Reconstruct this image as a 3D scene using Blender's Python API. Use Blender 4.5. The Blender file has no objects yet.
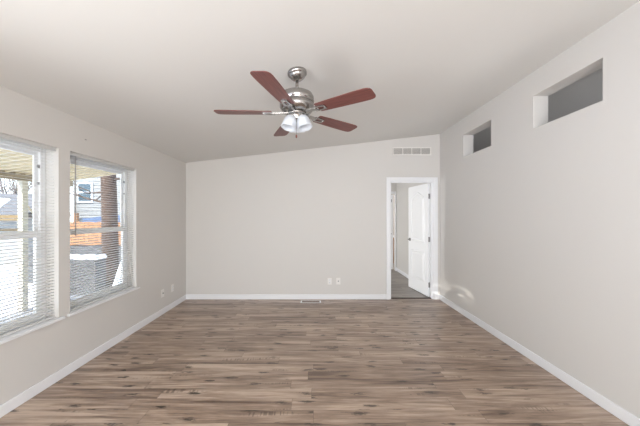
import bpy, bmesh, math, random
from mathutils import Vector, Matrix
C = bpy.context.scene.collection
S = bpy.context.scene
PI = math.pi
random.seed(7)

# ------------------------------------------------------------------ camera
cam = bpy.data.cameras.new('camera'); camo = bpy.data.objects.new('camera', cam); C.objects.link(camo)
camo.location = (0, 0, 1.43); camo.rotation_euler = (PI/2, 0, 0)
cam.sensor_width = 36; cam.lens = 36*270/640
cam.shift_x = 4.5/640; cam.shift_y = 4.0/640
cam.clip_start = .02; cam.clip_end = 500
S.camera = camo

# ------------------------------------------------------------------ world, sun, daylight and fill lamps, exposure
S.view_settings.view_transform = 'Standard'; S.view_settings.look = 'None'
S.view_settings.gamma = 1; S.view_settings.use_curve_mapping = False
S.view_settings.exposure = 0.04
w = bpy.data.worlds.new('sky'); S.world = w; w.use_nodes = True
nt = w.node_tree; nt.nodes.clear()
o_ = nt.nodes.new('ShaderNodeOutputWorld'); bg = nt.nodes.new('ShaderNodeBackground')
tc = nt.nodes.new('ShaderNodeTexCoord'); sep = nt.nodes.new('ShaderNodeSeparateXYZ'); rp = nt.nodes.new('ShaderNodeValToRGB')
rp.color_ramp.elements[0].position = 0.0; rp.color_ramp.elements[0].color = (.86, .93, 1, 1)
rp.color_ramp.elements[1].position = .7; rp.color_ramp.elements[1].color = (.38, .58, .95, 1)
nt.links.new(tc.outputs['Generated'], sep.inputs[0]); nt.links.new(sep.outputs['Z'], rp.inputs[0])
nt.links.new(rp.outputs[0], bg.inputs[0]); bg.inputs[1].default_value = 3.2
nt.links.new(bg.outputs[0], o_.inputs[0])
sun = bpy.data.lights.new('sun', 'SUN'); sun.energy = 10; sun.angle = math.radians(.6); sun.color = (1, .95, .88)
suno = bpy.data.objects.new('sun', sun); C.objects.link(suno)
suno.rotation_euler = Vector((.25, .66, -.71)).to_track_quat('-Z', 'Y').to_euler()

def area(name, loc, direction, sx, sy, power, col=(1, 1, 1)):
    l = bpy.data.lights.new(name, 'AREA'); l.shape = 'RECTANGLE'; l.size = sx; l.size_y = sy
    l.energy = power; l.color = col
    o = bpy.data.objects.new(name, l); C.objects.link(o); o.location = loc
    o.rotation_euler = Vector(direction).to_track_quat('-Z', 'Y').to_euler()
    return o
# area lamps for daylight; rear, side and den are added fill at invented openings
area('fill_rear', (0.0, -2.95, 1.1), (0, 1, .05), 3.0, 2.2, 160, (1, .997, .99))
area('fill_side', (-2.85, -.9, .15), (1, 0, 1.2), 2.2, .7, 160, (.985, .99, 1))
area('daylight_hall', (-2.75, 5.9, 1.3), (1, 0, 0), 1.2, 1.4, 84, (1, .98, .95))
area('daylight_bath', (1.5, 9.3, 1.5), (.3, -1, 0), 1.0, 1.2, 60, (1, .98, .96))
area('fill_den', (5.95, 2.5, 1.3), (-1, 0, 0), 2.0, 1.4, 11, (1, .76, .60))
# spot lamp added for the sun dapples by the door, broken up by a shrub
sp_ = bpy.data.lights.new('dapple_spot', 'SPOT'); sp_.energy = 10000; sp_.spot_size = math.radians(2.9); sp_.spot_blend = .7; sp_.shadow_soft_size = .012; sp_.color = (1, .95, .86)
spo = bpy.data.objects.new('dapple_spot', sp_); C.objects.link(spo); spo.location = (-3.4, -7, 2.3)
spo.rotation_euler = (Vector((2.16, 4.33, .20))-spo.location).to_track_quat('-Z', 'Y').to_euler()
try:
    S.cycles.max_bounces = 10; S.cycles.diffuse_bounces = 6; S.cycles.transparent_max_bounces = 16
    S.cycles.sample_clamp_indirect = 6
except Exception: pass

# ------------------------------------------------------------------ materials
def mat(name, col, rough=.6, metal=0, spec=.5, noise=None, bump=None, trans=0):
    """noise=(scale, amount), bump=(scale, strength)"""
    m = bpy.data.materials.new(name); m.use_nodes = True
    t = m.node_tree; b = t.nodes['Principled BSDF']
    b.inputs['Base Color'].default_value = (*col, 1); b.inputs['Roughness'].default_value = rough
    b.inputs['Metallic'].default_value = metal; b.inputs['Specular IOR Level'].default_value = spec
    tcn = t.nodes.new('ShaderNodeTexCoord')
    if noise:
        n = t.nodes.new('ShaderNodeTexNoise'); n.inputs['Scale'].default_value = noise[0]; n.inputs['Detail'].default_value = 6
        r = t.nodes.new('ShaderNodeValToRGB'); a = noise[1]
        r.color_ramp.elements[0].position = .3; r.color_ramp.elements[1].position = .7
        r.color_ramp.elements[0].color = (*[c*(1-a) for c in col], 1); r.color_ramp.elements[1].color = (*[min(1, c*(1+a)) for c in col], 1)
        t.links.new(tcn.outputs['Object'], n.inputs['Vector']); t.links.new(n.outputs['Fac'], r.inputs[0]); t.links.new(r.outputs[0], b.inputs['Base Color'])
    if bump:
        n = t.nodes.new('ShaderNodeTexNoise'); n.inputs['Scale'].default_value = bump[0]; n.inputs['Detail'].default_value = 3
        bp = t.nodes.new('ShaderNodeBump'); bp.inputs['Strength'].default_value = bump[1]; bp.inputs['Distance'].default_value = .002
        t.links.new(tcn.outputs['Object'], n.inputs['Vector']); t.links.new(n.outputs['Fac'], bp.inputs['Height']); t.links.new(bp.outputs[0], b.inputs['Normal'])
    return m

def math_node(t, op, a, b=None):
    n = t.nodes.new('ShaderNodeMath'); n.operation = op
    for i, v in enumerate((a, b)):
        if v is None: continue
        if isinstance(v, (int, float)): n.inputs[i].default_value = v
        else: t.links.new(v, n.inputs[i])
    return n.outputs[0]

def wood_floor(name, dark, mid, light, rough=.42, knots=True):
    m = bpy.data.materials.new(name); m.use_nodes = True
    t = m.node_tree; b = t.nodes['Principled BSDF']; L = t.links.new
    tcn = t.nodes.new('ShaderNodeTexCoord'); sp = t.nodes.new('ShaderNodeSeparateXYZ'); L(tcn.outputs['Object'], sp.inputs[0])
    PW, PLn = .125, 1.22
    row = math_node(t, 'FLOOR', math_node(t, 'DIVIDE', sp.outputs['Y'], PW))
    wn = t.nodes.new('ShaderNodeTexWhiteNoise'); wn.noise_dimensions = '1D'; L(row, wn.inputs['W'])
    xs = math_node(t, 'ADD', math_node(t, 'DIVIDE', sp.outputs['X'], PLn), math_node(t, 'MULTIPLY', wn.outputs['Value'], 7.3))
    colm = math_node(t, 'FLOOR', xs)
    cmb = t.nodes.new('ShaderNodeCombineXYZ'); L(row, cmb.inputs[0]); L(colm, cmb.inputs[1])
    w2 = t.nodes.new('ShaderNodeTexWhiteNoise'); w2.noise_dimensions = '2D'; L(cmb.outputs[0], w2.inputs['Vector'])
    pid = w2.outputs['Value']
    # per-plank shifted grain coordinates
    off = t.nodes.new('ShaderNodeCombineXYZ'); L(math_node(t, 'MULTIPLY', pid, 31.0), off.inputs[2]); L(math_node(t, 'MULTIPLY', pid, 17.0), off.inputs[0])
    va = t.nodes.new('ShaderNodeVectorMath'); va.operation = 'ADD'; L(tcn.outputs['Object'], va.inputs[0]); L(off.outputs[0], va.inputs[1])
    def grain(sx, sy, scale, detail, rough_=.6, dist=0):
        mp = t.nodes.new('ShaderNodeMapping'); mp.inputs['Scale'].default_value = (sx, sy, 1); L(va.outputs[0], mp.inputs[0])
        n = t.nodes.new('ShaderNodeTexNoise'); n.inputs['Scale'].default_value = scale; n.inputs['Detail'].default_value = detail
        n.inputs['Roughness'].default_value = rough_; n.inputs['Distortion'].default_value = dist
        L(mp.outputs[0], n.inputs['Vector']); return n.outputs['Fac']
    g1 = grain(1.0, 14, 1.4, 8, .65, .6); g2 = grain(2.6, 44, 1.6, 5, .7); g3 = grain(.7, 5, 1.8, 4, .55, .8)
    v = math_node(t, 'ADD', math_node(t, 'MULTIPLY', g1, .56), math_node(t, 'ADD', math_node(t, 'MULTIPLY', g2, .26), math_node(t, 'MULTIPLY', g3, .31)))
    v = math_node(t, 'ADD', v, math_node(t, 'MULTIPLY', math_node(t, 'SUBTRACT', pid, .5), .10))
    r = t.nodes.new('ShaderNodeValToRGB'); cr = r.color_ramp
    cr.elements[0].position = .43; cr.elements[0].color = (*dark, 1)
    cr.elements[1].position = .685; cr.elements[1].color = (*light, 1)
    e = cr.elements.new(.56); e.color = (*mid, 1)
    L(v, r.inputs[0])
    colr = r.outputs[0]
    def mul(base, fac, c):
        mx = t.nodes.new('ShaderNodeMix'); mx.data_type = 'RGBA'; mx.blend_type = 'MIX'
        L(fac, mx.inputs['Factor']); L(base, mx.inputs['A']); mx.inputs['B'].default_value = (*c, 1); return mx.outputs['Result']
    if knots:
        mp = t.nodes.new('ShaderNodeMapping'); mp.inputs['Scale'].default_value = (2.6, 8.5, 1); L(va.outputs[0], mp.inputs[0])
        vo = t.nodes.new('ShaderNodeTexVoronoi'); vo.inputs['Scale'].default_value = 1.0; vo.voronoi_dimensions = '2D'; L(mp.outputs[0], vo.inputs['Vector'])
        nz = grain(7, 34, 2.2, 5, .7, .5)
        dd = math_node(t, 'ADD', vo.outputs['Distance'], math_node(t, 'MULTIPLY', math_node(t, 'SUBTRACT', nz, .5), .75))
        kr = t.nodes.new('ShaderNodeValToRGB'); kr.color_ramp.elements[0].position = .05; kr.color_ramp.elements[0].color = (1, 1, 1, 1)
        kr.color_ramp.elements[1].position = .15; kr.color_ramp.elements[1].color = (0, 0, 0, 1); L(dd, kr.inputs[0])
        # only some cells carry a knot
        sc_ = t.nodes.new('ShaderNodeSeparateColor'); L(vo.outputs['Color'], sc_.inputs[0])
        gate = math_node(t, 'GREATER_THAN', sc_.outputs[0], .32)
        kf = math_node(t, 'MULTIPLY', math_node(t, 'MULTIPLY', kr.outputs[0], gate), .9)
        colr = mul(colr, kf, tuple(c*.30 for c in dark))
        # saw-mark streaks
        s1 = grain(.9, 9, 1.7, 2, .5); s2 = grain(70, 8, 1.0, 1)
        sr = t.nodes.new('ShaderNodeValToRGB'); sr.color_ramp.elements[0].position = .64; sr.color_ramp.elements[1].position = .70; L(s1, sr.inputs[0])
        sr2 = t.nodes.new('ShaderNodeValToRGB'); sr2.color_ramp.elements[0].position = .5; sr2.color_ramp.elements[1].position = .58; L(s2, sr2.inputs[0])
        colr = mul(colr, math_node(t, 'MULTIPLY', math_node(t, 'MULTIPLY', sr.outputs[0], sr2.outputs[0]), .55), tuple(c*.55 for c in dark))
    # plank seams
    fy = math_node(t, 'FRACT', math_node(t, 'DIVIDE', sp.outputs['Y'], PW)); fx = math_node(t, 'FRACT', xs)
    sy_ = math_node(t, 'LESS_THAN', fy, .018); sx_ = math_node(t, 'LESS_THAN', fx, .0025)
    colr = mul(colr, math_node(t, 'MULTIPLY', math_node(t, 'MAXIMUM', sy_, sx_), .55), tuple(c*.5 for c in dark))
    L(colr, b.inputs['Base Color'])
    b.inputs['Roughness'].default_value = rough; b.inputs['Specular IOR Level'].default_value = .8
    bp = t.nodes.new('ShaderNodeBump'); bp.inputs['Strength'].default_value = .25; bp.inputs['Distance'].default_value = .002
    L(v, bp.inputs['Height']); L(bp.outputs[0], b.inputs['Normal'])
    return m

def blade_wood():
    m = bpy.data.materials.new('cherry_wood'); m.use_nodes = True
    t = m.node_tree; b = t.nodes['Principled BSDF']; L = t.links.new
    tcn = t.nodes.new('ShaderNodeTexCoord'); mp = t.nodes.new('ShaderNodeMapping'); mp.inputs['Scale'].default_value = (3, 50, 3)
    L(tcn.outputs['Object'], mp.inputs[0]); n = t.nodes.new('ShaderNodeTexNoise'); n.inputs['Scale'].default_value = 2; n.inputs['Detail'].default_value = 5
    L(mp.outputs[0], n.inputs['Vector']); r = t.nodes.new('ShaderNodeValToRGB')
    r.color_ramp.elements[0].position = .3; r.color_ramp.elements[0].color = (.11, .030, .026, 1)
    r.color_ramp.elements[1].position = .7; r.color_ramp.elements[1].color = (.20, .064, .052, 1)
    L(n.outputs['Fac'], r.inputs[0]); L(r.outputs[0], b.inputs['Base Color']); b.inputs['Roughness'].default_value = .38
    return m

def glass_mat():
    m = bpy.data.materials.new('window_glass'); m.use_nodes = True
    t = m.node_tree; t.nodes.clear(); L = t.links.new
    o = t.nodes.new('ShaderNodeOutputMaterial'); tr = t.nodes.new('ShaderNodeBsdfTransparent'); gl = t.nodes.new('ShaderNodeBsdfGlossy')
    gl.inputs['Roughness'].default_value = .02; tr.inputs[0].default_value = (.97, .985, .98, 1)
    fr = t.nodes.new('ShaderNodeLayerWeight'); fr.inputs[0].default_value = .5
    fac = math_node(t, 'ADD', math_node(t, 'MULTIPLY', math_node(t, 'POWER', fr.outputs['Facing'], 4.0), .5), .03)
    mx = t.nodes.new('ShaderNodeMixShader'); L(fac, mx.inputs[0]); L(tr.outputs[0], mx.inputs[1]); L(gl.outputs[0], mx.inputs[2]); L(mx.outputs[0], o.inputs[0])
    return m

def translucent(name, col, fac, rough=.5):
    m = bpy.data.materials.new(name); m.use_nodes = True
    t = m.node_tree; b = t.nodes['Principled BSDF']; L = t.links.new; o = t.nodes['Material Output']
    b.inputs['Base Color'].default_value = (*col, 1); b.inputs['Roughness'].default_value = rough
    tr = t.nodes.new('ShaderNodeBsdfTranslucent'); tr.inputs[0].default_value = (*col, 1)
    mx = t.nodes.new('ShaderNodeMixShader'); mx.inputs[0].default_value = fac
    L(b.outputs[0], mx.inputs[1]); L(tr.outputs[0], mx.inputs[2]); L(mx.outputs[0], o.inputs[0])
    return m

M = dict(
    wall=mat('wall_paint', (.655, .637, .612), .75, spec=.25, bump=(180, .12)),
    ceil=mat('ceiling_paint', (.712, .708, .69), .85, spec=.2, bump=(120, .15)),
    trim=mat('white_trim', (.82, .83, .85), .4),
    door=mat('white_door', (.84, .85, .86), .42),
    vinyl=mat('white_vinyl', (.85, .86, .87), .35),
    grey=mat('grey_metal', (.34, .34, .34), .4, .6),
    dark=mat('dark_metal', (.07, .065, .06), .45, .5),
    nickel=mat('brushed_nickel', (.40, .385, .37), .26, 1.0, bump=(60, .05)),
    steel=mat('hinge_steel', (.30, .30, .30), .35, .9),
    floor=wood_floor('plank_floor', (.122, .074, .050), (.315, .223, .163), (.54, .418, .325), .30),
    hallfloor=wood_floor('grey_plank_floor', (.13, .115, .10), (.24, .21, .185), (.36, .32, .29), .38, knots=False),
    strip=mat('dark_threshold', (.05, .035, .028), .5),
    blade=blade_wood(), glass=glass_mat(),
    frost=translucent('frosted_glass', (.86, .89, .93), .45, .25),
    slat=translucent('blind_slat', (.86, .86, .86), .28, .4),
    cord=mat('blind_cord', (.55, .53, .50), .8),
    wand=mat('clear_wand', (.32, .31, .30), .3),
    plate=mat('plate_plastic', (.80, .78, .75), .4),
    slot=mat('slot_dark', (.06, .06, .06), .6),
    ventgrey=mat('vent_mesh', (.27, .26, .25), .6),
    ventwhite=mat('vent_white', (.76, .74, .71), .5),
    register=mat('register_brown', (.20, .14, .10), .5),
    vanity=mat('vanity_wood', (.26, .12, .045), .45, noise=(12, .25)),
    concrete=mat('ground_snow', (.80, .82, .85), .9, noise=(.6, .08)),
    snow=mat('snow', (.86, .88, .91), .85, bump=(6, .3)),
    deck=mat('deck_boards', (.30, .30, .31), .7, noise=(8, .2)),
    porch=mat('porch_tan', (.60, .51, .345), .6),
    porchbeam=mat('porch_beam', (.24, .19, .12), .6),
    post=mat('post_cream', (.45, .42, .34), .6),
    block=mat('grey_block', (.085, .085, .087), .85, noise=(7, .3)),
    fence=mat('fence_cedar', (.30, .145, .065), .7, noise=(9, .3)),
    bark=mat('tree_bark', (.070, .043, .030), .9, noise=(14, .4), bump=(25, 1.0)),
    twig=mat('twig_bark', (.16, .13, .11), .9),
    siding=mat('grey_siding', (.23, .23, .225), .7),
    roof=mat('grey_shingle', (.115, .11, .112), .85, noise=(10, .2)),
    tan=mat('tan_paint', (.17, .11, .045), .7),
    offwhite=mat('offwhite_wall', (.25, .25, .24), .7),
    darkglass=mat('dark_glass', (.05, .08, .10), .08),
    blue=mat('blue_metal', (.07, .11, .20), .5),
)

# ------------------------------------------------------------------ mesh helpers
def obj(name, bm, m, parent=None, smooth=False, bevel=0, loc=None):
    bmesh.ops.recalc_face_normals(bm, faces=bm.faces)
    me = bpy.data.meshes.new(name); bm.to_mesh(me); bm.free()
    me.materials.append(M[m] if isinstance(m, str) else m)
    if smooth:
        for p in me.polygons: p.use_smooth = True
    o = bpy.data.objects.new(name, me); C.objects.link(o)
    if parent: o.parent = parent
    if loc: o.location = loc
    if bevel:
        b = o.modifiers.new('bevel', 'BEVEL'); b.width = bevel; b.segments = 2; b.limit_method = 'ANGLE'
    return o
def tag(o, label, cat, group=None, kind=None):
    o['label'] = label; o['category'] = cat
    if group: o['group'] = group
    if kind: o['kind'] = kind
    return o
def struct(o, label, cat): return tag(o, label, cat, kind='structure')
def empty(name, loc=(0, 0, 0), rz=0):
    o = bpy.data.objects.new(name, None); C.objects.link(o); o.location = loc; o.rotation_euler = (0, 0, rz); o.empty_display_size = .1
    return o
def copy_tree(o, parent=None):
    c = o.copy(); C.objects.link(c)
    if parent: c.parent = parent
    for ch in list(o.children): copy_tree(ch, c)
    return c
def hexa(bm, p):
    """8 corners: bottom 4 ccw then top 4"""
    v = [bm.verts.new(q) for q in p]
    for f in ((0, 3, 2, 1), (4, 5, 6, 7), (0, 1, 5, 4), (1, 2, 6, 5), (2, 3, 7, 6), (3, 0, 4, 7)): bm.faces.new([v[i] for i in f])
def box(bm, x0, x1, y0, y1, z0, z1, mx=None):
    p = [(x0, y0, z0), (x1, y0, z0), (x1, y1, z0), (x0, y1, z0), (x0, y0, z1), (x1, y0, z1), (x1, y1, z1), (x0, y1, z1)]
    if mx: p = [mx @ Vector(q) for q in p]
    hexa(bm, p)
def tube(bm, pts, r, n=10, cap=True):
    pts = [Vector(p) for p in pts]; rs = r if isinstance(r, (list, tuple)) else [r]*len(pts)
    rings = []; up = None
    for i, p in enumerate(pts):
        d = (pts[min(i+1, len(pts)-1)]-pts[max(i-1, 0)]).normalized()
        if up is None: up = d.orthogonal().normalized()
        up = (up - d*up.dot(d)).normalized(); s = d.cross(up)
        rings.append([bm.verts.new(p + (up*math.cos(2*PI*k/n)+s*math.sin(2*PI*k/n))*rs[i]) for k in range(n)])
    for a, b in zip(rings, rings[1:]):
        for k in range(n): bm.faces.new((a[k], a[(k+1) % n], b[(k+1) % n], b[k]))
    if cap: bm.faces.new(rings[0][::-1]); bm.faces.new(rings[-1])
def lathe(bm, prof, n=32, mx=None, close=True):
    rings = []
    for r, z in prof:
        ring = []
        for k in range(n):
            q = Vector((r*math.cos(2*PI*k/n), r*math.sin(2*PI*k/n), z))
            ring.append(bm.verts.new(mx @ q if mx else q))
        rings.append(ring)
    for a, b in zip(rings, rings[1:]):
        for k in range(n): bm.faces.new((a[k], a[(k+1) % n], b[(k+1) % n], b[k]))
    if close: bm.faces.new(rings[0][::-1]); bm.faces.new(rings[-1])
def NB(): return bmesh.new()

# ------------------------------------------------------------------ room shell
XL, XR, YB, YR, YH = -2.25, 2.16, 4.69, -2.6, 7.2
WT = .15                     # outer / marriage wall thickness
def cz(x): return 2.37 + (x - XL)*.1134
def cz2(x): return cz(2.31) - (x - 2.31)*.1134
def wall(name, axis, f0, f1, u0, u1, holes, label, topf=cz, z0=0, m='wall'):
    """axis 'x': plane of constant x (thickness f0..f1), u = y; axis 'y': plane of constant y, u = x"""
    bm = NB()
    us = sorted({u0, u1, *[h[0] for h in holes], *[h[1] for h in holes]})
    zs = sorted({z0, *[h[2] for h in holes], *[h[3] for h in holes]} - {None})
    for a, b in zip(us, us[1:]):
        for i, zb in enumerate(zs):
            zt = zs[i+1] if i+1 < len(zs) else None
            mid = (zb + (zt if zt else zb+.02))/2
            if any(h[0] <= a+1e-6 and h[1] >= b-1e-6 and h[2] < mid < h[3] for h in holes): continue
            def P(f, u, z):
                x, y = (f, u) if axis == 'x' else (u, f)
                return (x, y, topf(x) if z is None else z)
            if axis == 'x': hexa(bm, [P(f0, a, zb), P(f1, a, zb), P(f1, b, zb), P(f0, b, zb), P(f0, a, zt), P(f1, a, zt), P(f1, b, zt), P(f0, b, zt)])
            else: hexa(bm, [P(f0, a, zb), P(f0, b, zb), P(f1, b, zb), P(f1, a, zb), P(f0, a, zt), P(f0, b, zt), P(f1, b, zt), P(f1, a, zt)])
    bmesh.ops.remove_doubles(bm, verts=bm.verts, dist=1e-5)
    # drop the doubled inner faces between neighbouring cells
    seen = {}
    for f in bm.faces: seen.setdefault(frozenset(v.index for v in f.verts), []).append(f)
    bm.verts.index_update(); seen = {}
    for f in bm.faces: seen.setdefault(frozenset(v.index for v in f.verts), []).append(f)
    kill = [f for fs in seen.values() if len(fs) > 1 for f in fs]
    if kill: bmesh.ops.delete(bm, geom=kill, context='FACES')
    return struct(obj(name, bm, m), label, 'wall')

WIN = [(1.45, 2.365, .53, 2.035), (2.475, 3.39, .53, 2.035)]       # y0, y1, z0, z1
wall('wall_left', 'x', XL-WT, XL, YR-.12, YH+.12, WIN + [(-2.1, .3, .3, 2.035), (5.3, 6.5, .53, 2.035)], 'pale greige wall with the two blind-covered windows')  # hole behind the camera is an unseen opening added for fill light
NICHE = [(2.03, 2.68, 2.306, 2.63), (3.32, 3.95, 2.306, 2.63)]
wall('wall_right', 'x', XR, XR+WT, YR, YH, NICHE, 'long pale greige wall pierced by two high rectangular openings')
DX0, DX1, DZ = 1.295, 2.055, 2.055
wall('wall_back', 'y', YB, YB+.11, XL, XR, [(DX0, DX1, 0, DZ)], 'pale greige end wall holding the white doorway')
wall('wall_rear', 'y', YR-.12, YR, XL, XR, [(-1.5, 1.5, 0, 2.2)], 'pale wall behind the viewer with wide open gap added for fill light')  # opening is invented and unglazed, lets the rear fill lamp in
wall('wall_hall', 'y', YH, YH+.11, XL, XR+WT, [(1.36, 2.125, 0, 2.045)], 'pale wall at the far end of the next room')
bm = NB(); box(bm, XL, XR, YR, YB+.055, -.12, 0); struct(obj('floor', bm, 'floor'), 'rustic brown wood plank floor of the empty room', 'floor')
bm = NB(); box(bm, XL, XR, YB+.055, YH+.05, -.12, 0); box(bm, .7, 3.2, YH+.05, 9.6, -.12, 0); struct(obj('floor_hall', bm, 'hallfloor'), 'grey wood plank floor seen through the doorway', 'floor')
def slab(name, x0, x1, y0, y1, f, label):
    bm = NB(); hexa(bm, [(x0, y0, f(x0)), (x1, y0, f(x1)), (x1, y1, f(x1)), (x0, y1, f(x0)), (x0, y0, f(x0)+.15), (x1, y0, f(x1)+.15), (x1, y1, f(x1)+.15), (x0, y1, f(x0)+.15)])
    return struct(obj(name, bm, 'ceil'), label, 'ceiling')
slab('ceiling', XL-WT, XR+WT, YR-.12, 9.7, cz, 'smooth pale ceiling sloping up towards the right wall')
# bathroom at the far end
wall('wall_bath_left', 'x', .6, .7, YH+.11, 9.6, [], 'pale wall inside the far bathroom')
slab('ceiling_bath', XR+WT, 3.4, YH+.11, 9.7, cz2, 'pale ceiling of the far bathroom')
wall('wall_bath_right', 'x', 3.2, 3.3, YH+.11, 9.6, [], 'pale right wall inside the far bathroom')
wall('wall_bath_back', 'y', 9.6, 9.7, .6, 3.3, [], 'pale end wall of the far bathroom')
# den beyond the right wall
slab('ceiling_den', 2.31, 5.9, YR-.12, YH, cz2, 'dim sloping ceiling seen through the high openings')
wall('wall_den_right', 'x', 5.75, 5.9, YR, YH, [(1.4, 3.6, .6, 2.0)], 'wall of the dim room beyond', cz2)  # opening added for the den fill lamp
wall('wall_den_front', 'y', YR-.12, YR, 2.31, 5.9, [], 'near wall of the dim room beyond', cz2)
wall('wall_den_back', 'y', YH, YH+.11, 2.31, 5.9, [], 'far wall of the dim room beyond', cz2)
bm = NB(); box(bm, 2.31, 5.75, YR, YH, -.12, 0); struct(obj('floor_den', bm, 'hallfloor'), 'floor of the dim room beyond', 'floor')

# baseboards
BH, BT = .088, .013
def base(name, x0, x1, y0, y1, label, ax):
    bm = NB(); box(bm, x0, x1, y0, y1, .001, BH)
    return struct(obj(name, bm, 'trim', bevel=.004), label, 'baseboard')
base('baseboard_left', XL, XL+BT, YR, YB, 'white baseboard along the window wall', 0)
base('baseboard_right', XR-BT, XR, YR, YB, 'white baseboard along the plain right wall', 0)
base('baseboard_back', XL+BT, DX0-.065, YB-BT, YB, 'white baseboard along the end wall', 0)
base('baseboard_corner', DX1+.067, XR-BT, YB-BT, YB, 'short white baseboard between doorway and right wall', 0)
base('baseboard_hall', XR-BT, XR, YB+.11+.07, YH, 'white baseboard of the next room behind the open door', 0)

# door frame (jambs + casing), stop and threshold
bm = NB()
CW = .064; ct = .016
for ys, ye in ((YB-ct, YB), (YB+.11, YB+.11+ct)):
    box(bm, DX0-CW, DX0, ys, ye, 0.001, DZ+CW); box(bm, DX1, DX1+CW, ys, ye, 0.001, DZ+CW); box(bm, DX0, DX1, ys, ye, DZ, DZ+CW)
trim = struct(obj('trim_1', bm, 'trim', bevel=.004), 'white casing around the doorway in the end wall', 'door trim')
bm = NB()
jt = .016
box(bm, DX0, DX0+jt, YB, YB+.11, 0.001, DZ-jt); box(bm, DX1-jt, DX1, YB, YB+.11, 0.001, DZ-jt); box(bm, DX0, DX1, YB, YB+.11, DZ-jt, DZ)
obj('jamb', bm, 'trim', trim)
bm = NB(); box(bm, DX0+jt, DX0+jt+.01, YB+.03, YB+.07, .001, DZ-jt-.01); box(bm, DX1-jt-.01, DX1-jt, YB+.03, YB+.07, .001, DZ-jt-.01); box(bm, DX0+jt, DX1-jt, YB+.03, YB+.07, DZ-jt-.01, DZ-jt)
obj('door_stop', bm, 'trim', trim)
bm = NB(); hexa(bm, [(DX0+jt, YB+.035, .001), (DX1-jt, YB+.035, .001), (DX1-jt, YB+.085, .001), (DX0+jt, YB+.085, .001), (DX0+jt, YB+.042, .009), (DX1-jt, YB+.042, .009), (DX1-jt, YB+.078, .009), (DX0+jt, YB+.078, .009)])
struct(obj('trim_2', bm, 'strip'), 'dark floor threshold strip across the doorway', 'threshold')

# moulded two-panel door
def offset_poly(pts, d):
    n = len(pts); out = []
    for i in range(n):
        a, b, c = Vector(pts[i-1]), Vector(pts[i]), Vector(pts[(i+1) % n])
        e1 = (b-a).normalized(); e2 = (c-b).normalized()
        n1 = Vector((-e1.y, e1.x)); n2 = Vector((-e2.y, e2.x)); k = n1+n2
        k = k/max(.2, k.dot(n1)) if k.length > 1e-6 else n1
        out.append(b+k*d)
    return out
def relief(bm, outline, y, sgn):
    prof = [(0, 0), (.008, .010), (.016, .010), (.026, .001), (.040, .001), (.062, .009)]
    rings = []
    for d, h in prof:
        rings.append([bm.verts.new((p.x, y+sgn*h, p.y)) for p in offset_poly(outline, d)])
    n = len(outline)
    for a, b in zip(rings, rings[1:]):
        for k in range(n): bm.faces.new((a[k], a[(k+1) % n], b[(k+1) % n], b[k]))
    bm.faces.new(rings[-1])
def door_leaf(bm, W, H, T):
    """hinge edge at local x=0, leaf runs along -x; local y 0..-T (room side face at y=-T)"""
    box(bm, -W, 0, -T, 0, .012, H)
    xa, xb = -W+.115, -.115
    def arch(z0, z1, rise):
        pts = [Vector((xa, z0)), Vector((xb, z0)), Vector((xb, z1))]
        N = 14
        for i in range(1, N):
            u = i/N; x = xb+(xa-xb)*u
            pts.append(Vector((x, z1+rise*(.5-.5*math.cos(2*PI*u))**.8)))
        pts.append(Vector((xa, z1)))
        return pts
    for y, s in ((-T, -1), (0, 1)):
        relief(bm, arch(.96, 1.80, .10), y, s)
        relief(bm, [Vector((xa, .24)), Vector((xb, .24)), Vector((xb, .79)), Vector((xa, .79))], y, s)
def lever(parent, W, T, steelm='nickel'):
    for s, y in ((-1, -T), (1, 0)):
        bm = NB()
        lathe(bm, [(.0, 0), (.032, 0), (.030, .008), (.012, .012), (.011, .045), (.0, .046)], 20, Matrix.Translation((-W+.065, y, .98)) @ Matrix.Rotation(-s*PI/2, 4, 'X'), close=False)
        tube(bm, [(-W+.065, y+s*.04, .98), (-W+.11, y+s*.045, .982), (-W+.165, y+s*.045, .976)], [.010, .009, .007], 10)
        obj('door_handle', bm, steelm, parent, smooth=True)
DW, DH, DT = .728, 2.03, .035
PIV = (DX1-jt-.001, YB+.116, 0)
d1 = struct(empty('door_1', PIV, -math.radians(82)), 'white two-panel door standing open into the next room', 'door')
bm = NB(); door_leaf(bm, DW, DH, DT); lf = obj('door_leaf', bm, 'door', d1)
lever(d1, DW, DT)
for z in (.22, 1.03, 1.80):
    bm = NB(); tube(bm, [(.003, .004, z-.045), (.003, .004, z+.045)], .007, 10); box(bm, -.0005, .0015, -DT+.003, .002, z-.045, z+.045)
    obj('hinge', bm, 'steel', d1)
# far door, ajar (hinged on its left jamb)
d2 = struct(empty('door_2', (1.378, YH+.03, 0), math.radians(7)), 'white door ajar at the far end of the next room', 'door')
bm = NB(); box(bm, 0, .732, 0, .035, .012, 2.03); obj('door_leaf', bm, 'door', d2)
bm = NB(); lathe(bm, [(0, 0), (.03, 0), (.028, .008), (.011, .012), (.011, .035), (.026, .045), (.027, .06), (0, .068)], 18, Matrix.Translation((.635, 0, .98)) @ Matrix.Rotation(PI/2, 4, 'X'), close=False)
obj('door_knob', bm, 'steel', d2, smooth=True)
bm = NB(); box(bm, .66, .69, -.008, 0, 1.83, 1.91); obj('coat_hook', bm, 'steel', d2)
bm = NB(); box(bm, 1.296, 1.36, YH-ct, YH, .001, 2.045+CW); box(bm, 1.36, 2.125, YH-ct, YH, 2.045, 2.045+CW); box(bm, 2.125, XR-BT-.001, YH-ct, YH, .001, 2.045+CW); box(bm, 1.36, 1.376, YH, YH+.11, .001, 2.045)
struct(obj('trim_3', bm, 'trim'), 'white casing around the far doorway of the next room', 'door trim')
bm = NB(); box(bm, 2.3, 3.19, 8.3, 8.85, .005, .80)
van = tag(obj('bathroom_vanity', bm, 'vanity', bevel=.004), 'brown wooden vanity glimpsed past the ajar far door', 'cabinet')
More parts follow.
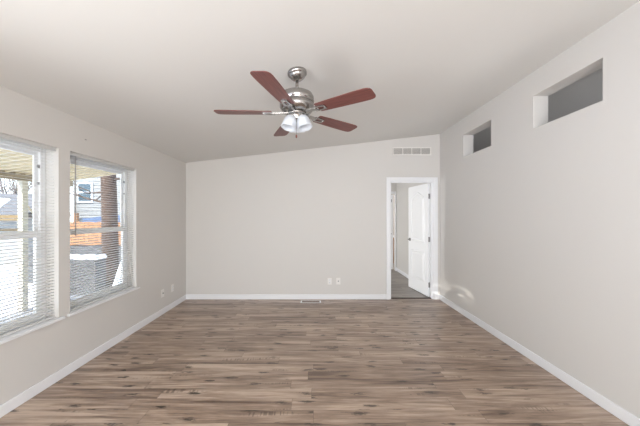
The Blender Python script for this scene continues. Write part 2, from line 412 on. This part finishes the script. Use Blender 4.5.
bm = NB(); box(bm, 2.28, 3.195, 8.28, 8.86, .802, .83); obj('countertop', bm, 'trim', van)

# ------------------------------------------------------------------ windows (window_1, window_2) with sills
def window(n, y0, y1, z0, z1, label):
    root = struct(empty('window_%d' % n, (XL-.11, (y0+y1)/2, z0)), label, 'window')
    ox, oy, oz = root.location
    def part(name, boxes, m, bevel=0, parent=root):
        bm = NB()
        for b in boxes: box(bm, b[0]-ox, b[1]-ox, b[2]-oy, b[3]-oy, b[4]-oz, b[5]-oz)
        o = obj(name, bm, m, root, bevel=bevel)
        if parent is not root: o.parent = parent
        return o
    xo, xi = XL-WT+.002, XL-.110
    fw = .05
    zm = (z0+z1)/2
    part('frame', [(xo, xi, y0, y0+fw, z0, z1), (xo, xi, y1-fw, y1, z0, z1), (xo, xi, y0+fw, y1-fw, z0, z0+fw), (xo, xi, y0+fw, y1-fw, z1-fw, z1)], 'vinyl', .003)
    sw = .042; a, b = y0+fw, y1-fw
    up = part('upper_sash', [(xo+.006, xi-.018, a, a+sw*.8, zm, z1-fw), (xo+.006, xi-.018, b-sw*.8, b, zm, z1-fw), (xo+.006, xi-.018, a+sw*.8, b-sw*.8, zm-.02, zm+.025), (xo+.006, xi-.018, a+sw*.8, b-sw*.8, z1-fw-.035, z1-fw)], 'vinyl', .002)
    lo = part('lower_sash', [(xi-.018, xi+.010, a, a+sw, z0+fw, zm+.02), (xi-.018, xi+.010, b-sw, b, z0+fw, zm+.02), (xi-.018, xi+.010, a+sw, b-sw, z0+fw, z0+fw+.045), (xi-.018, xi+.010, a+sw, b-sw, zm-.022, zm+.02)], 'vinyl', .002)
    part('glass_pane', [(xo+.012, xo+.015, a+sw*.8, b-sw*.8, zm+.025, z1-fw-.035)], 'glass', parent=up)
    part('glass_pane', [(xi-.006, xi-.003, a+sw, b-sw, z0+fw+.045, zm-.022)], 'glass', parent=lo)
    part('sash_lock', [(xi-.012, xi+.012, (a+b)/2-.03, (a+b)/2+.03, zm+.02, zm+.032)], 'ventwhite')
    part('tilt_latch', [(xi+.0, xi+.010, b-.03, b-.012, z1-.19, z1-.16)], 'steel')
    part('tilt_latch', [(xi+.0, xi+.010, b-.028, b-.014, z1-.33, z1-.31)], 'steel')
    part('window_sill', [(XL-.11, XL, y0+.001, y1-.001, z0, z0+.020), (XL-.0, XL+.028, y0-.035, y1+.035, z0-.002, z0+.020)], 'trim', .004)
    return root
window(1, *WIN[0], 'white single-hung window cut off by the left edge')
window(2, *WIN[1], 'white single-hung window fully in view, nearer the corner')

# mini blinds
def make_blind(y0, y1, z0, z1):
    root = empty('window_blind', (XL-.035, (y0+y1)/2, z1-.002))
    W = (y1-y0)/2-.006; H = z1-z0-.004-.02
    bm = NB(); box(bm, -.016, .016, -W, W, -.026, 0); box(bm, .016, .018, -W, W, -.029, .002)
    obj('headrail', bm, mat('headrail_grey', (.58, .58, .57), .35), root, bevel=.002)
    bm = NB(); pitch = .0258; z = -.045; ti = math.radians(9); k = 0
    while z > -H+.03:
        # gently crowned slat, outer edge raised
        N = 3; rows = []
        for i in range(N+1):
            u = i/N*2-1; x = u*.0125
            zz = z - x*math.tan(ti) + .0016*(1-u*u)
            rows.append(((x, -W+.004, zz), (x, W-.004, zz)))
        vs = [[bm.verts.new(q) for q in r] for r in rows]; vb = [[bm.verts.new((q[0], q[1], q[2]-.0007)) for q in r] for r in rows]
        for i in range(N):
            bm.faces.new((vs[i][0], vs[i+1][0], vs[i+1][1], vs[i][1])); bm.faces.new((vb[i][0], vb[i][1], vb[i+1][1], vb[i+1][0]))
        bm.faces.new((vs[0][0], vs[0][1], vb[0][1], vb[0][0])); bm.faces.new((vs[N][0], vb[N][0], vb[N][1], vs[N][1]))
        z -= pitch
    obj('slats', bm, 'slat', root)
    bm = NB(); box(bm, -.012, .012, -W+.003, W-.003, -H+.003, -H+.016); obj('bottom_rail', bm, 'slat', root, bevel=.002)
    for yy in (-W+.09, W-.09):
        bm = NB()
        for x in (-.0135, .0135): tube(bm, [(x, yy, -.026), (x, yy, -H+.015)], .0011, 6)
        obj('ladder_cord', bm, 'cord', root)
    return root
b1 = make_blind(*WIN[0]); tag(b1, 'white mini blind in the window at the left edge', 'blind', 'white mini blinds on the left wall')
b2 = copy_tree(b1); b2.location.y = (WIN[1][0]+WIN[1][1])/2
tag(b2, 'white mini blind in the window nearer the room corner', 'blind', 'white mini blinds on the left wall')
bm = NB(); tube(bm, [(.02, -.385, -.03), (.021, -.385, -.78)], .004, 8); obj('tilt_wand', bm, 'wand', b2, smooth=True)
bm = NB(); tube(bm, [(XL-.001, 2.635, 2.185), (XL+.016, 2.635, 2.183)], .003, 8); tag(obj('picture_nail', bm, 'steel'), 'small nail in the wall above the second window', 'nail')

# ------------------------------------------------------------------ ceiling fan
FX, FY = -.150, 2.19; FZ = cz(FX); BZ = 2.268
fan = tag(empty('ceiling_fan', (FX, FY, FZ)), 'five-blade cherry and brushed nickel ceiling fan with three-light kit', 'ceiling fan')
tiltm = Matrix.Rotation(-math.atan(.1134), 4, 'Y')
bm = NB(); lathe(bm, [(.0, .0), (.076, .0), (.079, -.012), (.076, -.026), (.068, -.029), (.066, -.036), (.056, -.052), (.038, -.066), (.026, -.071), (.0, -.072)], 40, tiltm, close=False)
obj('canopy', bm, 'nickel', fan, smooth=True)
zt = BZ+.172-FZ
bm = NB(); tube(bm, [(0, 0, -.06), (0, 0, zt-.01)], .013, 16); lathe(bm, [(0, zt+.022), (.022, zt+.020), (.030, zt+.006), (.034, zt-.006), (0, zt-.007)], 24, close=False)
obj('downrod', bm, 'nickel', fan, smooth=True)
z = BZ-FZ
bm = NB(); lathe(bm, [(0, z+.172), (.06, z+.172), (.100, z+.166), (.126, z+.152), (.137, z+.130), (.139, z+.095), (.133, z+.091), (.133, z+.079), (.139, z+.075), (.138, z+.045), (.122, z+.020), (.085, z+.006), (.0, z+.004)], 48, close=False)
obj('motor_housing', bm, 'nickel', fan, smooth=True)
bm = NB(); lathe(bm, [(0, z+.004), (.075, z+.003), (.078, z-.010), (.060, z-.016), (.052, z-.022), (.052, z-.046), (.046, z-.056), (.03, z-.064), (0, z-.066)], 36, close=False)
obj('switch_housing', bm, 'nickel', fan, smooth=True)
def blade_bm():
    bm = NB(); T = .006
    xs = [.200, .207, .26, .34, .45, .54, .606, .634, .648, .656]
    hw = [.050, .057, .060, .064, .068, .071, .071, .066, .056, .036]
    top = []; bot = []
    for x, h in zip(xs, hw):
        top.append([bm.verts.new((x, s*h, T/2)) for s in (-1, 1)]); bot.append([bm.verts.new((x, s*h, -T/2)) for s in (-1, 1)])
    for i in range(len(xs)-1):
        bm.faces.new((top[i][0], top[i+1][0], top[i+1][1], top[i][1])); bm.faces.new((bot[i][0], bot[i][1], bot[i+1][1], bot[i+1][0]))
        for s in (0, 1):
            q = (top[i][s], bot[i][s], bot[i+1][s], top[i+1][s]); bm.faces.new(q)
    bm.faces.new((top[0][0], top[0][1], bot[0][1], bot[0][0])); bm.faces.new((top[-1][0], bot[-1][0], bot[-1][1], top[-1][1]))
    return bm
def bracket_bm():
    bm = NB()
    # plate with an open slot under the blade root, and an arm back to the motor
    zz0, zz1 = -.011, -.003
    box(bm, .175, .195, -.030, .030, zz0, zz1); box(bm, .255, .275, -.024, .024, zz0, zz1)
    for s in (-1, 1):
        ya, yb = s*.018, s*.034
        hexa(bm, [(.195, min(ya, yb), zz0), (.258, min(s*.010, s*.026), zz0), (.258, max(s*.010, s*.026), zz0), (.195, max(ya, yb), zz0),
                  (.195, min(ya, yb), zz1), (.258, min(s*.010, s*.026), zz1), (.258, max(s*.010, s*.026), zz1), (.195, max(ya, yb), zz1)])
    hexa(bm, [(.06, -.018, -.004), (.18, -.020, zz0), (.18, .020, zz0), (.06, .018, -.004), (.06, -.018, .006), (.18, -.020, zz1), (.18, .020, zz1), (.06, .018, .006)])
    for x, y in ((.185, -.02), (.185, .02), (.265, 0)): lathe(bm, [(0, zz0-.003), (.006, zz0-.002), (.007, zz0)], 10, Matrix.Translation((x, y, 0)), close=False)
    return bm
BA = [180, 252, 324, 36, 108]; BOFF = 2
bl0 = obj('blade', blade_bm(), 'blade', fan, bevel=.002); br0 = obj('blade_bracket', bracket_bm(), 'nickel', bl0)
for i, a in enumerate(BA):
    b = bl0 if i == 0 else bl0.copy()
    if i:
        C.objects.link(b); b.parent = fan; br = br0.copy(); C.objects.link(br); br.parent = b
    b.location = (0, 0, z+.004); b.rotation_euler = (Matrix.Rotation(math.radians(a+BOFF), 4, 'Z') @ Matrix.Rotation(math.radians(-8.5), 4, 'X')).to_euler()
# three bell shades on short arms
for k in range(3):
    a = math.radians(-150+120*k)
    d = Vector((math.cos(a), math.sin(a), 0))
    mx = Matrix.Translation(d*.046 + Vector((0, 0, z-.026))) @ Matrix.Rotation(math.radians(17), 4, d.cross(Vector((0, 0, 1))))
    bm = NB(); lathe(bm, [(0, .02), (.026, .018), (.028, -.006), (.024, -.012), (0, -.012)], 20, mx, close=False)
    hol = obj('lamp_holder', bm, 'nickel', fan, smooth=True)
    bm = NB()
    pr = [(.026, -.006), (.038, -.014), (.050, -.036), (.054, -.062), (.055, -.084), (.061, -.108)]
    n = 30; rings = []
    for inner in (0, 1):
        seq = pr if not inner else pr[::-1]
        for r, zz in seq:
            ring = []
            for q in range(n):
                th = 2*PI*q/n; wv = 1+(.035*math.cos(6*th) if zz < -.08 else 0)
                rr = (r-(.003 if inner else 0))*wv
                ring.append(bm.verts.new(mx @ Vector((rr*math.cos(th), rr*math.sin(th), zz))))
            rings.append(ring)
    for p, q in zip(rings, rings[1:]+rings[:1]):
        for i in range(n): bm.faces.new((p[i], p[(i+1) % n], q[(i+1) % n], q[i]))
    sh = obj('lamp_shade', bm, 'frost', fan, smooth=True)
    bm = NB(); bmesh.ops.create_uvsphere(bm, u_segments=14, v_segments=10, radius=.024, matrix=mx @ Matrix.Translation((0, 0, -.05)))
    obj('light_bulb', bm, 'trim', fan, smooth=True)
bm = NB(); tube(bm, [(0, -.045, z-.05), (.0, -.07, z-.07), (0, -.07, z-.19)], .0016, 6); ch = obj('pull_chain', bm, 'nickel', fan)
bm = NB(); lathe(bm, [(0, z-.19), (.006, z-.194), (.007, z-.208), (.004, z-.218), (0, z-.219)], 12, Matrix.Translation((0, -.07, 0)), close=False); obj('chain_fob', bm, 'blade', ch, smooth=True)

# ------------------------------------------------------------------ small wall and floor fittings
def outlet(name, loc, rz, label, kind, group):
    """plate lies in local xz, facing local -y"""
    r = tag(empty(name, loc, rz), label, 'outlet' if kind == 'duplex' else 'wall plate', group)
    bm = NB(); box(bm, -.036, .036, -.006, -.0002, -.058, .058); obj('cover_plate', bm, 'plate', r, bevel=.003)
    if kind == 'duplex':
        for zc in (-.022, .022):
            bm = NB(); box(bm, -.017, .017, -.009, -.006, zc-.015, zc+.015); f = obj('receptacle', bm, 'trim', r, bevel=.003)
            bm = NB(); box(bm, -.008, -.005, -.0096, -.009, zc-.002, zc+.008); box(bm, .005, .008, -.0096, -.009, zc-.002, zc+.007); box(bm, -.002, .002, -.0096, -.009, zc-.010, zc-.006); obj('slot', bm, 'slot', f)
    elif kind == 'jack':
        bm = NB(); lathe(bm, [(0, .006), (.011, .006), (.010, .012), (.005, .013), (.005, .020), (0, .020)], 14, Matrix.Rotation(PI/2, 4, 'X'), close=False); obj('cable_jack', bm, 'steel', r, smooth=True)
    return r
G = 'white wall plates low on the walls'
outlet('wall_outlet', (.245, YB, .315), 0, 'duplex outlet on end wall, left of the pair', 'duplex', G)
outlet('cable_plate', (.396, YB, .317), 0, 'cable jack plate on end wall, nearer the doorway', 'jack', G)
outlet('wall_outlet', (XL, 4.24, .315), PI/2, 'duplex outlet on window wall, closest to the corner', 'duplex', G)
outlet('cable_plate', (XL, 3.97, .310), PI/2, 'cable jack plate on window wall, beside the second window', 'jack', G)

v = tag(empty('return_vent', (1.672, YB, 2.572)), 'white air return grille on end wall above the doorway', 'vent')
bm = NB(); W2, H2 = .335, .070
box(bm, -W2, W2, -.010, -.0003, -H2, -H2+.018); box(bm, -W2, W2, -.010, -.0003, H2-.018, H2); box(bm, -W2, -W2+.02, -.010, -.0003, -H2+.018, H2-.018); box(bm, W2-.02, W2, -.010, -.0003, -H2+.018, H2-.018)
for k in range(1, 4): box(bm, -W2+.02+k*.1575-.007, -W2+.02+k*.1575+.007, -.009, -.0003, -H2+.018, H2-.018)
obj('frame', bm, 'ventwhite', v, bevel=.002)
bm = NB(); box(bm, -W2+.018, W2-.018, -.0022, -.0003, -H2+.016, H2-.016); obj('backing', bm, 'ventgrey', v)
bm = NB()
for k in range(9):
    zz = -H2+.024+k*.0118; box(bm, -W2+.02, W2-.02, -.0075, -.0023, zz, zz+.004)
obj('louver', bm, 'ventwhite', v)

r = tag(empty('floor_register', (-.08, 4.545, 0)), 'slim floor register with white ends beside end wall', 'vent')
bm = NB(); box(bm, -.155, .155, -.050, .050, .0005, .004); obj('grille_plate', bm, 'register', r)
bm = NB()
for x in (-.17, .148): box(bm, x, x+.022, -.055, .055, .0005, .008)
box(bm, -.148, .148, -.055, -.046, .0005, .007); box(bm, -.148, .148, .046, .055, .0005, .007)
obj('frame', bm, 'trim', r, bevel=.002)
bm = NB()
for k in range(18): x = -.14+k*.0158; box(bm, x, x+.006, -.04, .04, .0041, .006)
obj('louver', bm, 'register', r)

# ------------------------------------------------------------------ outside: ground, porch, fence, tree, houses
GZ = -.75
bm = NB(); box(bm, -60, XL-WT-.3, -30, 60, GZ-.2, GZ); struct(obj('ground', bm, 'concrete'), 'snow-covered yard outside the windows', 'ground')
PX, PY0, PY1 = -4.95, -3.0, 5.45
bm = NB()
k = 0; x = XL-WT-.01
while x > PX: box(bm, x-.135, x, PY0, PY1, -.19, -.15); x -= .142
box(bm, PX, PX+.03, PY0, PY1, GZ, -.19); box(bm, PX+.03, XL-WT-.02, PY1-.03, PY1, GZ, -.19)
struct(obj('porch_deck', bm, 'deck'), 'grey board porch deck outside the windows', 'deck')
def pz(x): return 2.16 + (x-PX)*(.36/2.6)
pr = struct(empty('porch_roof', (XL-WT-.01, 1.2, pz(XL-WT))), 'tan patio cover over the porch outside', 'porch roof')
bm = NB(); x = PX; ox = Vector(pr.location)
ys = PY0
# ribbed pan underside: ribs running out from the house
def rb(y0, y1, dz0, dz1):
    a, b = PX, XL-WT-.012
    hexa(bm, [Vector(q)-ox for q in ((a, y0, pz(a)+dz0), (b, y0, pz(b)+dz0), (b, y1, pz(b)+dz0), (a, y1, pz(a)+dz0), (a, y0, pz(a)+dz1), (b, y0, pz(b)+dz1), (b, y1, pz(b)+dz1), (a, y1, pz(a)+dz1))])
rb(PY0, PY1, 0, .02)
n = int((PY1-PY0)/.15)
for i in range(n): y = PY0+.05+i*.15; rb(y, y+.035, -.028, 0)
obj('roof_pan', bm, 'porch', pr)
bm = NB(); q = (PX, PX+.06, PY0, PY1, pz(PX)-.12, pz(PX)-.001); box(bm, q[0]-ox.x, q[1]-ox.x, q[2]-ox.y, q[3]-ox.y, q[4]-ox.z, q[5]-ox.z)
obj('fascia_beam', bm, 'porchbeam', pr)
for y in (4.53, 1.2):
    bm = NB(); box(bm, PX-.0, PX+.085, y-.045, y+.045, -.15, pz(PX)-.121)
    p = tag(obj('porch_post', bm, 'post', bevel=.004), 'cream porch post nearer the yard corner' if y > 2 else 'cream porch post nearer the viewer', 'post', 'cream porch posts', 'structure')
    b_ = NB(); tube(b_, [(PX+.04, y+.02, 1.66), (PX+.04, y+.36, 1.30)], .018, 6); obj('post_brace', b_, 'porch', p)

# fence
fy, fx0, fx1 = 9.0, -8.25, -4.2
bm = NB(); box(bm, -9.6, -4.1, 8.9, 9.3, GZ-.02, .46); struct(obj('garden_wall', bm, 'block'), 'low grey garden wall under the cedar fence', 'wall')
bm = NB(); box(bm, -6.25, -5.08, 6.22, 6.55, GZ-.02, .44); gw = struct(obj('garden_wall', bm, 'block'), 'dark grey block garden wall just past the porch', 'wall')
bm = NB(); box(bm, -6.27, -5.06, 6.20, 6.57, .44, .52); obj('snow_cap', bm, 'snow', gw, bevel=.03)
fn = tag(empty('wooden_fence', ((fx0+fx1)/2, fy, .46)), 'cedar board fence across the yard', 'fence')
bm = NB(); x = fx0
while x < fx1:
    h = 1.27+random.uniform(-.015, .015); box(bm, x-fn.location.x, x+.136-fn.location.x, -.02, 0, .03, h-.46); x += .142
obj('board_panel', bm, 'fence', fn)
bm = NB()
for z_ in (.12, .62): box(bm, fx0-fn.location.x, fx1-fn.location.x, 0, .04, z_, z_+.09)
obj('fence_rail', bm, 'fence', fn)
x = fx0+.2
while x < fx1:
    bm = NB(); box(bm, x-.05-fn.location.x, x+.05-fn.location.x, .04, .14, 0, (1.56 if x < -7.5 else 1.36)-.46); obj('fence_post', bm, 'fence', fn, bevel=.004); x += 2.4

def limb(bm, p, d, L, r, depth, rng):
    pts = [p]; rs = [r]; n = 5
    for i in range(n):
        d = (d+Vector((rng.uniform(-.18, .18), rng.uniform(-.18, .18), rng.uniform(-.06, .12)))).normalized()
        p = p+d*L/n; pts.append(p); rs.append(r*(1-.45*(i+1)/n))
    tube(bm, pts, rs, 7 if depth > 1 else 5)
    if depth > 0:
        for i in range(3):
            k = rng.randint(2, n); dd = (d+Vector((rng.uniform(-.9, .9), rng.uniform(-.9, .9), rng.uniform(-.1, .7)))).normalized()
            limb(bm, pts[k], dd, L*.68, rs[k]*.6, depth-1, rng)
rng = random.Random(3)
tr = tag(empty('yard_tree', (-5.72, 7.5, GZ)), 'thick brown tree trunk just beyond the porch', 'tree')
bm = NB(); tube(bm, [(0, 0, -.05), (.0, 0, .25), (.02, 0, 1.2), (0, 0, 2.4), (-.04, 0, 3.6), (-.02, 0, 5.2)], [.30, .22, .19, .185, .175, .14], 18); obj('trunk', bm, 'bark', tr, smooth=True)
bm = NB()
for z_, dx, dz in ((2.85, -1, .05), (2.55, -1, .12), (3.2, .9, .2), (3.6, -.8, .4), (4.6, .3, .8), (5.0, -.4, .9)):
    limb(bm, Vector((0, 0, z_)), Vector((dx, .15, dz)).normalized(), 1.0 if z_ < 3.5 else 1.8, .034 if z_ < 3.5 else .07, 1 if z_ < 3 else 2, rng)
obj('branches', bm, 'bark', tr, smooth=True)
for i, (x, y, s) in enumerate(((-18.0, 16.6, 1.0), (-24.6, 21.5, 1.25), (-29.5, 28, 1.5))):
    t_ = tag(empty('bare_tree', (x, y, GZ)), ['bare winter tree closest behind the low building', 'bare winter tree in the middle distance behind the low building', 'bare winter tree farthest off on the skyline'][i], 'tree', 'bare trees on the skyline')
    bm = NB(); tube(bm, [(0, 0, -.05), (.05, 0, 1.2*s), (0, .05, 2.6*s)], [.22*s, .17*s, .12*s], 10); obj('trunk', bm, 'twig', t_, smooth=True)
    bm = NB()
    for k in range(7):
        a = k*.9+i; limb(bm, Vector((0, 0, (1.5+.17*k)*s)), Vector((math.cos(a)*.7, math.sin(a)*.7, .8)).normalized(), 1.9*s, .07*s, 3, rng)
    obj('branches', bm, 'twig', t_)

# low house seen in the left window
hx, hy = -15.2, 12.2
h = tag(empty('low_house', (hx, hy, GZ)), 'low pale building with grey snow-patched roof', 'building')
bm = NB(); box(bm, -4.5, 2.2, 0, 1.55, -.4, 2.15); obj('house_wall', bm, 'offwhite', h)
bm = NB(); hexa(bm, [(-4.9, -.5, 2.20), (2.6, -.5, 2.20), (2.6, 1.2, 3.25), (-4.9, 1.2, 3.25), (-4.9, -.5, 2.28), (2.6, -.5, 2.28), (2.6, 1.2, 3.33), (-4.9, 1.2, 3.33)])
hexa(bm, [(-4.9, 1.2, 3.25), (2.6, 1.2, 3.25), (2.6, 1.7, 2.2), (-4.9, 1.7, 2.2), (-4.9, 1.2, 3.33), (2.6, 1.2, 3.33), (2.6, 1.72, 2.28), (-4.9, 1.72, 2.28)])
rf = obj('roof', bm, 'roof', h)
bm = NB(); box(bm, -4.9, 2.6, -.54, -.5, 2.03, 2.28); obj('eave_board', bm, 'tan', h)
bm = NB(); hexa(bm, [(-.9, -.1, 2.48), (1.0, -.2, 2.42), (.7, .7, 2.98), (-.7, .8, 3.04), (-.8, 0, 2.66), (.8, -.1, 2.60), (.6, .65, 3.08), (-.6, .75, 3.14)]); obj('snow_patch', bm, 'snow', h, bevel=.04)
bm = NB(); box(bm, -4.5, 2.2, -.03, 0, 1.55, 1.66); obj('band_board', bm, 'tan', h)
for x in (-2.2, .35):
    bm = NB(); box(bm, x-.40, x+.40, -.03, .0, 1.74, 2.0); wf = obj('house_window', bm, 'trim', h)
    bm = NB(); box(bm, x-.33, x+.33, -.04, -.031, 1.79, 1.95); obj('pane', bm, 'darkglass', wf)

# grey house seen in the second window
g = tag(empty('grey_house', (-10.5, 14.5, GZ)), 'tall grey sided house beyond the fence', 'building')
bm = NB(); box(bm, -2.5, 6.5, 0.02, 7, -.3, 5.6)
k = 0; z_ = -.3
while z_ < 5.5:
    hexa(bm, [(-2.5, -.012, z_), (6.5, -.012, z_), (6.5, .03, z_), (-2.5, .03, z_), (-2.5, .012, z_+.2), (6.5, .012, z_+.2), (6.5, .03, z_+.2), (-2.5, .03, z_+.2)]); z_ += .2
obj('house_wall', bm, 'siding', g)
bm = NB(); hexa(bm, [(-2.7, -.5, 5.5), (7, -.5, 5.5), (7, 3.5, 7), (-2.7, 3.5, 7), (-2.7, -.5, 5.6), (7, -.5, 5.6), (7, 3.5, 7.1), (-2.7, 3.5, 7.1)]); hexa(bm, [(-2.7, 3.5, 7), (7, 3.5, 7), (7, 7.5, 5.5), (-2.7, 7.5, 5.5), (-2.7, 3.5, 7.1), (7, 3.5, 7.1), (7, 7.5, 5.6), (-2.7, 7.5, 5.6)]); obj('roof', bm, 'roof', g)
for x in (-1.85, 3.2):
    bm = NB(); box(bm, x-.42, x+.42, -.06, -.012, 2.95, 4.05); wf = obj('house_window', bm, 'trim', g)
    bm = NB(); box(bm, x-.33, x+.33, -.075, -.061, 3.04, 3.46); box(bm, x-.33, x+.33, -.075, -.061, 3.54, 3.96); obj('pane', bm, 'darkglass', wf)
s_ = tag(empty('blue_shed', (-8.0, 10.7, GZ)), 'low shed with a blue roof showing above the fence', 'shed')
bm = NB(); box(bm, -.95, .95, 0, 1.4, -.02, 1.95); obj('shed_wall', bm, 'offwhite', s_)
bm = NB(); hexa(bm, [(-1.1, -.15, 1.96), (1.1, -.15, 1.96), (1.1, 1.5, 2.10), (-1.1, 1.5, 2.10), (-1.1, -.15, 2.13), (1.1, -.15, 2.13), (1.1, 1.5, 2.27), (-1.1, 1.5, 2.27)]); obj('shed_roof', bm, 'blue', s_)
# white mound added to stand in for bright glare beside the trunk
bm = NB(); N = 22; R_ = 1.1
vs = [[None]*(N+1) for _ in range(N+1)]
for i in range(N+1):
    for j in range(N+1):
        x = (i/N*2-1); y = (j/N*2-1); rr = math.hypot(x, y)
        hgt = 2.75*max(0, math.cos(min(1, rr)*PI/2))**1.1*(1+.10*math.sin(5*x+2)*math.cos(4*y)) - .04
        vs[i][j] = bm.verts.new((x*R_, y*R_, hgt))
for i in range(N):
    for j in range(N): bm.faces.new((vs[i][j], vs[i+1][j], vs[i+1][j+1], vs[i][j+1]))
tag(obj('glare_mound', bm, 'snow', smooth=True, loc=(-3.95, 6.78, GZ)), 'tall white mound added for the bright glare right of the trunk', 'snow')

# unseen shrub added behind the camera as a gobo: dapples the spot lamp
sh_ = tag(empty('gobo_shrub', (-1.66, -3.45, GZ)), 'unseen leafy shrub added behind the viewer to break up the spot lamp', 'shrub')
bm = NB(); tube(bm, [(0, 0, -.02), (.02, 0, .8), (0, .02, 1.6), (.02, 0, 2.7)], [.035, .03, .02, .006], 8)
obj('stem', bm, 'bark', sh_)
rg = random.Random(23); bm = NB()
for i in range(2300):
    zz = rg.uniform(1.2, 2.9); a = rg.uniform(0, 2*PI); r_ = rg.uniform(.03, .38)*(1.15-.25*zz/2.9)
    mx = Matrix.Translation((r_*math.cos(a), r_*math.sin(a), zz)) @ Matrix.Rotation(rg.uniform(0, 2*PI), 4, 'Z') @ Matrix.Rotation(rg.uniform(-1.2, 1.2), 4, 'X')
    l, w_ = rg.uniform(.026, .048), rg.uniform(.012, .02)
    bm.faces.new([bm.verts.new(mx @ Vector(q)) for q in ((-l, 0, 0), (0, -w_, .004), (l, 0, 0), (0, w_, .004))])
obj('foliage', bm, mat('leaf_green', (.05, .11, .04), .6), sh_)
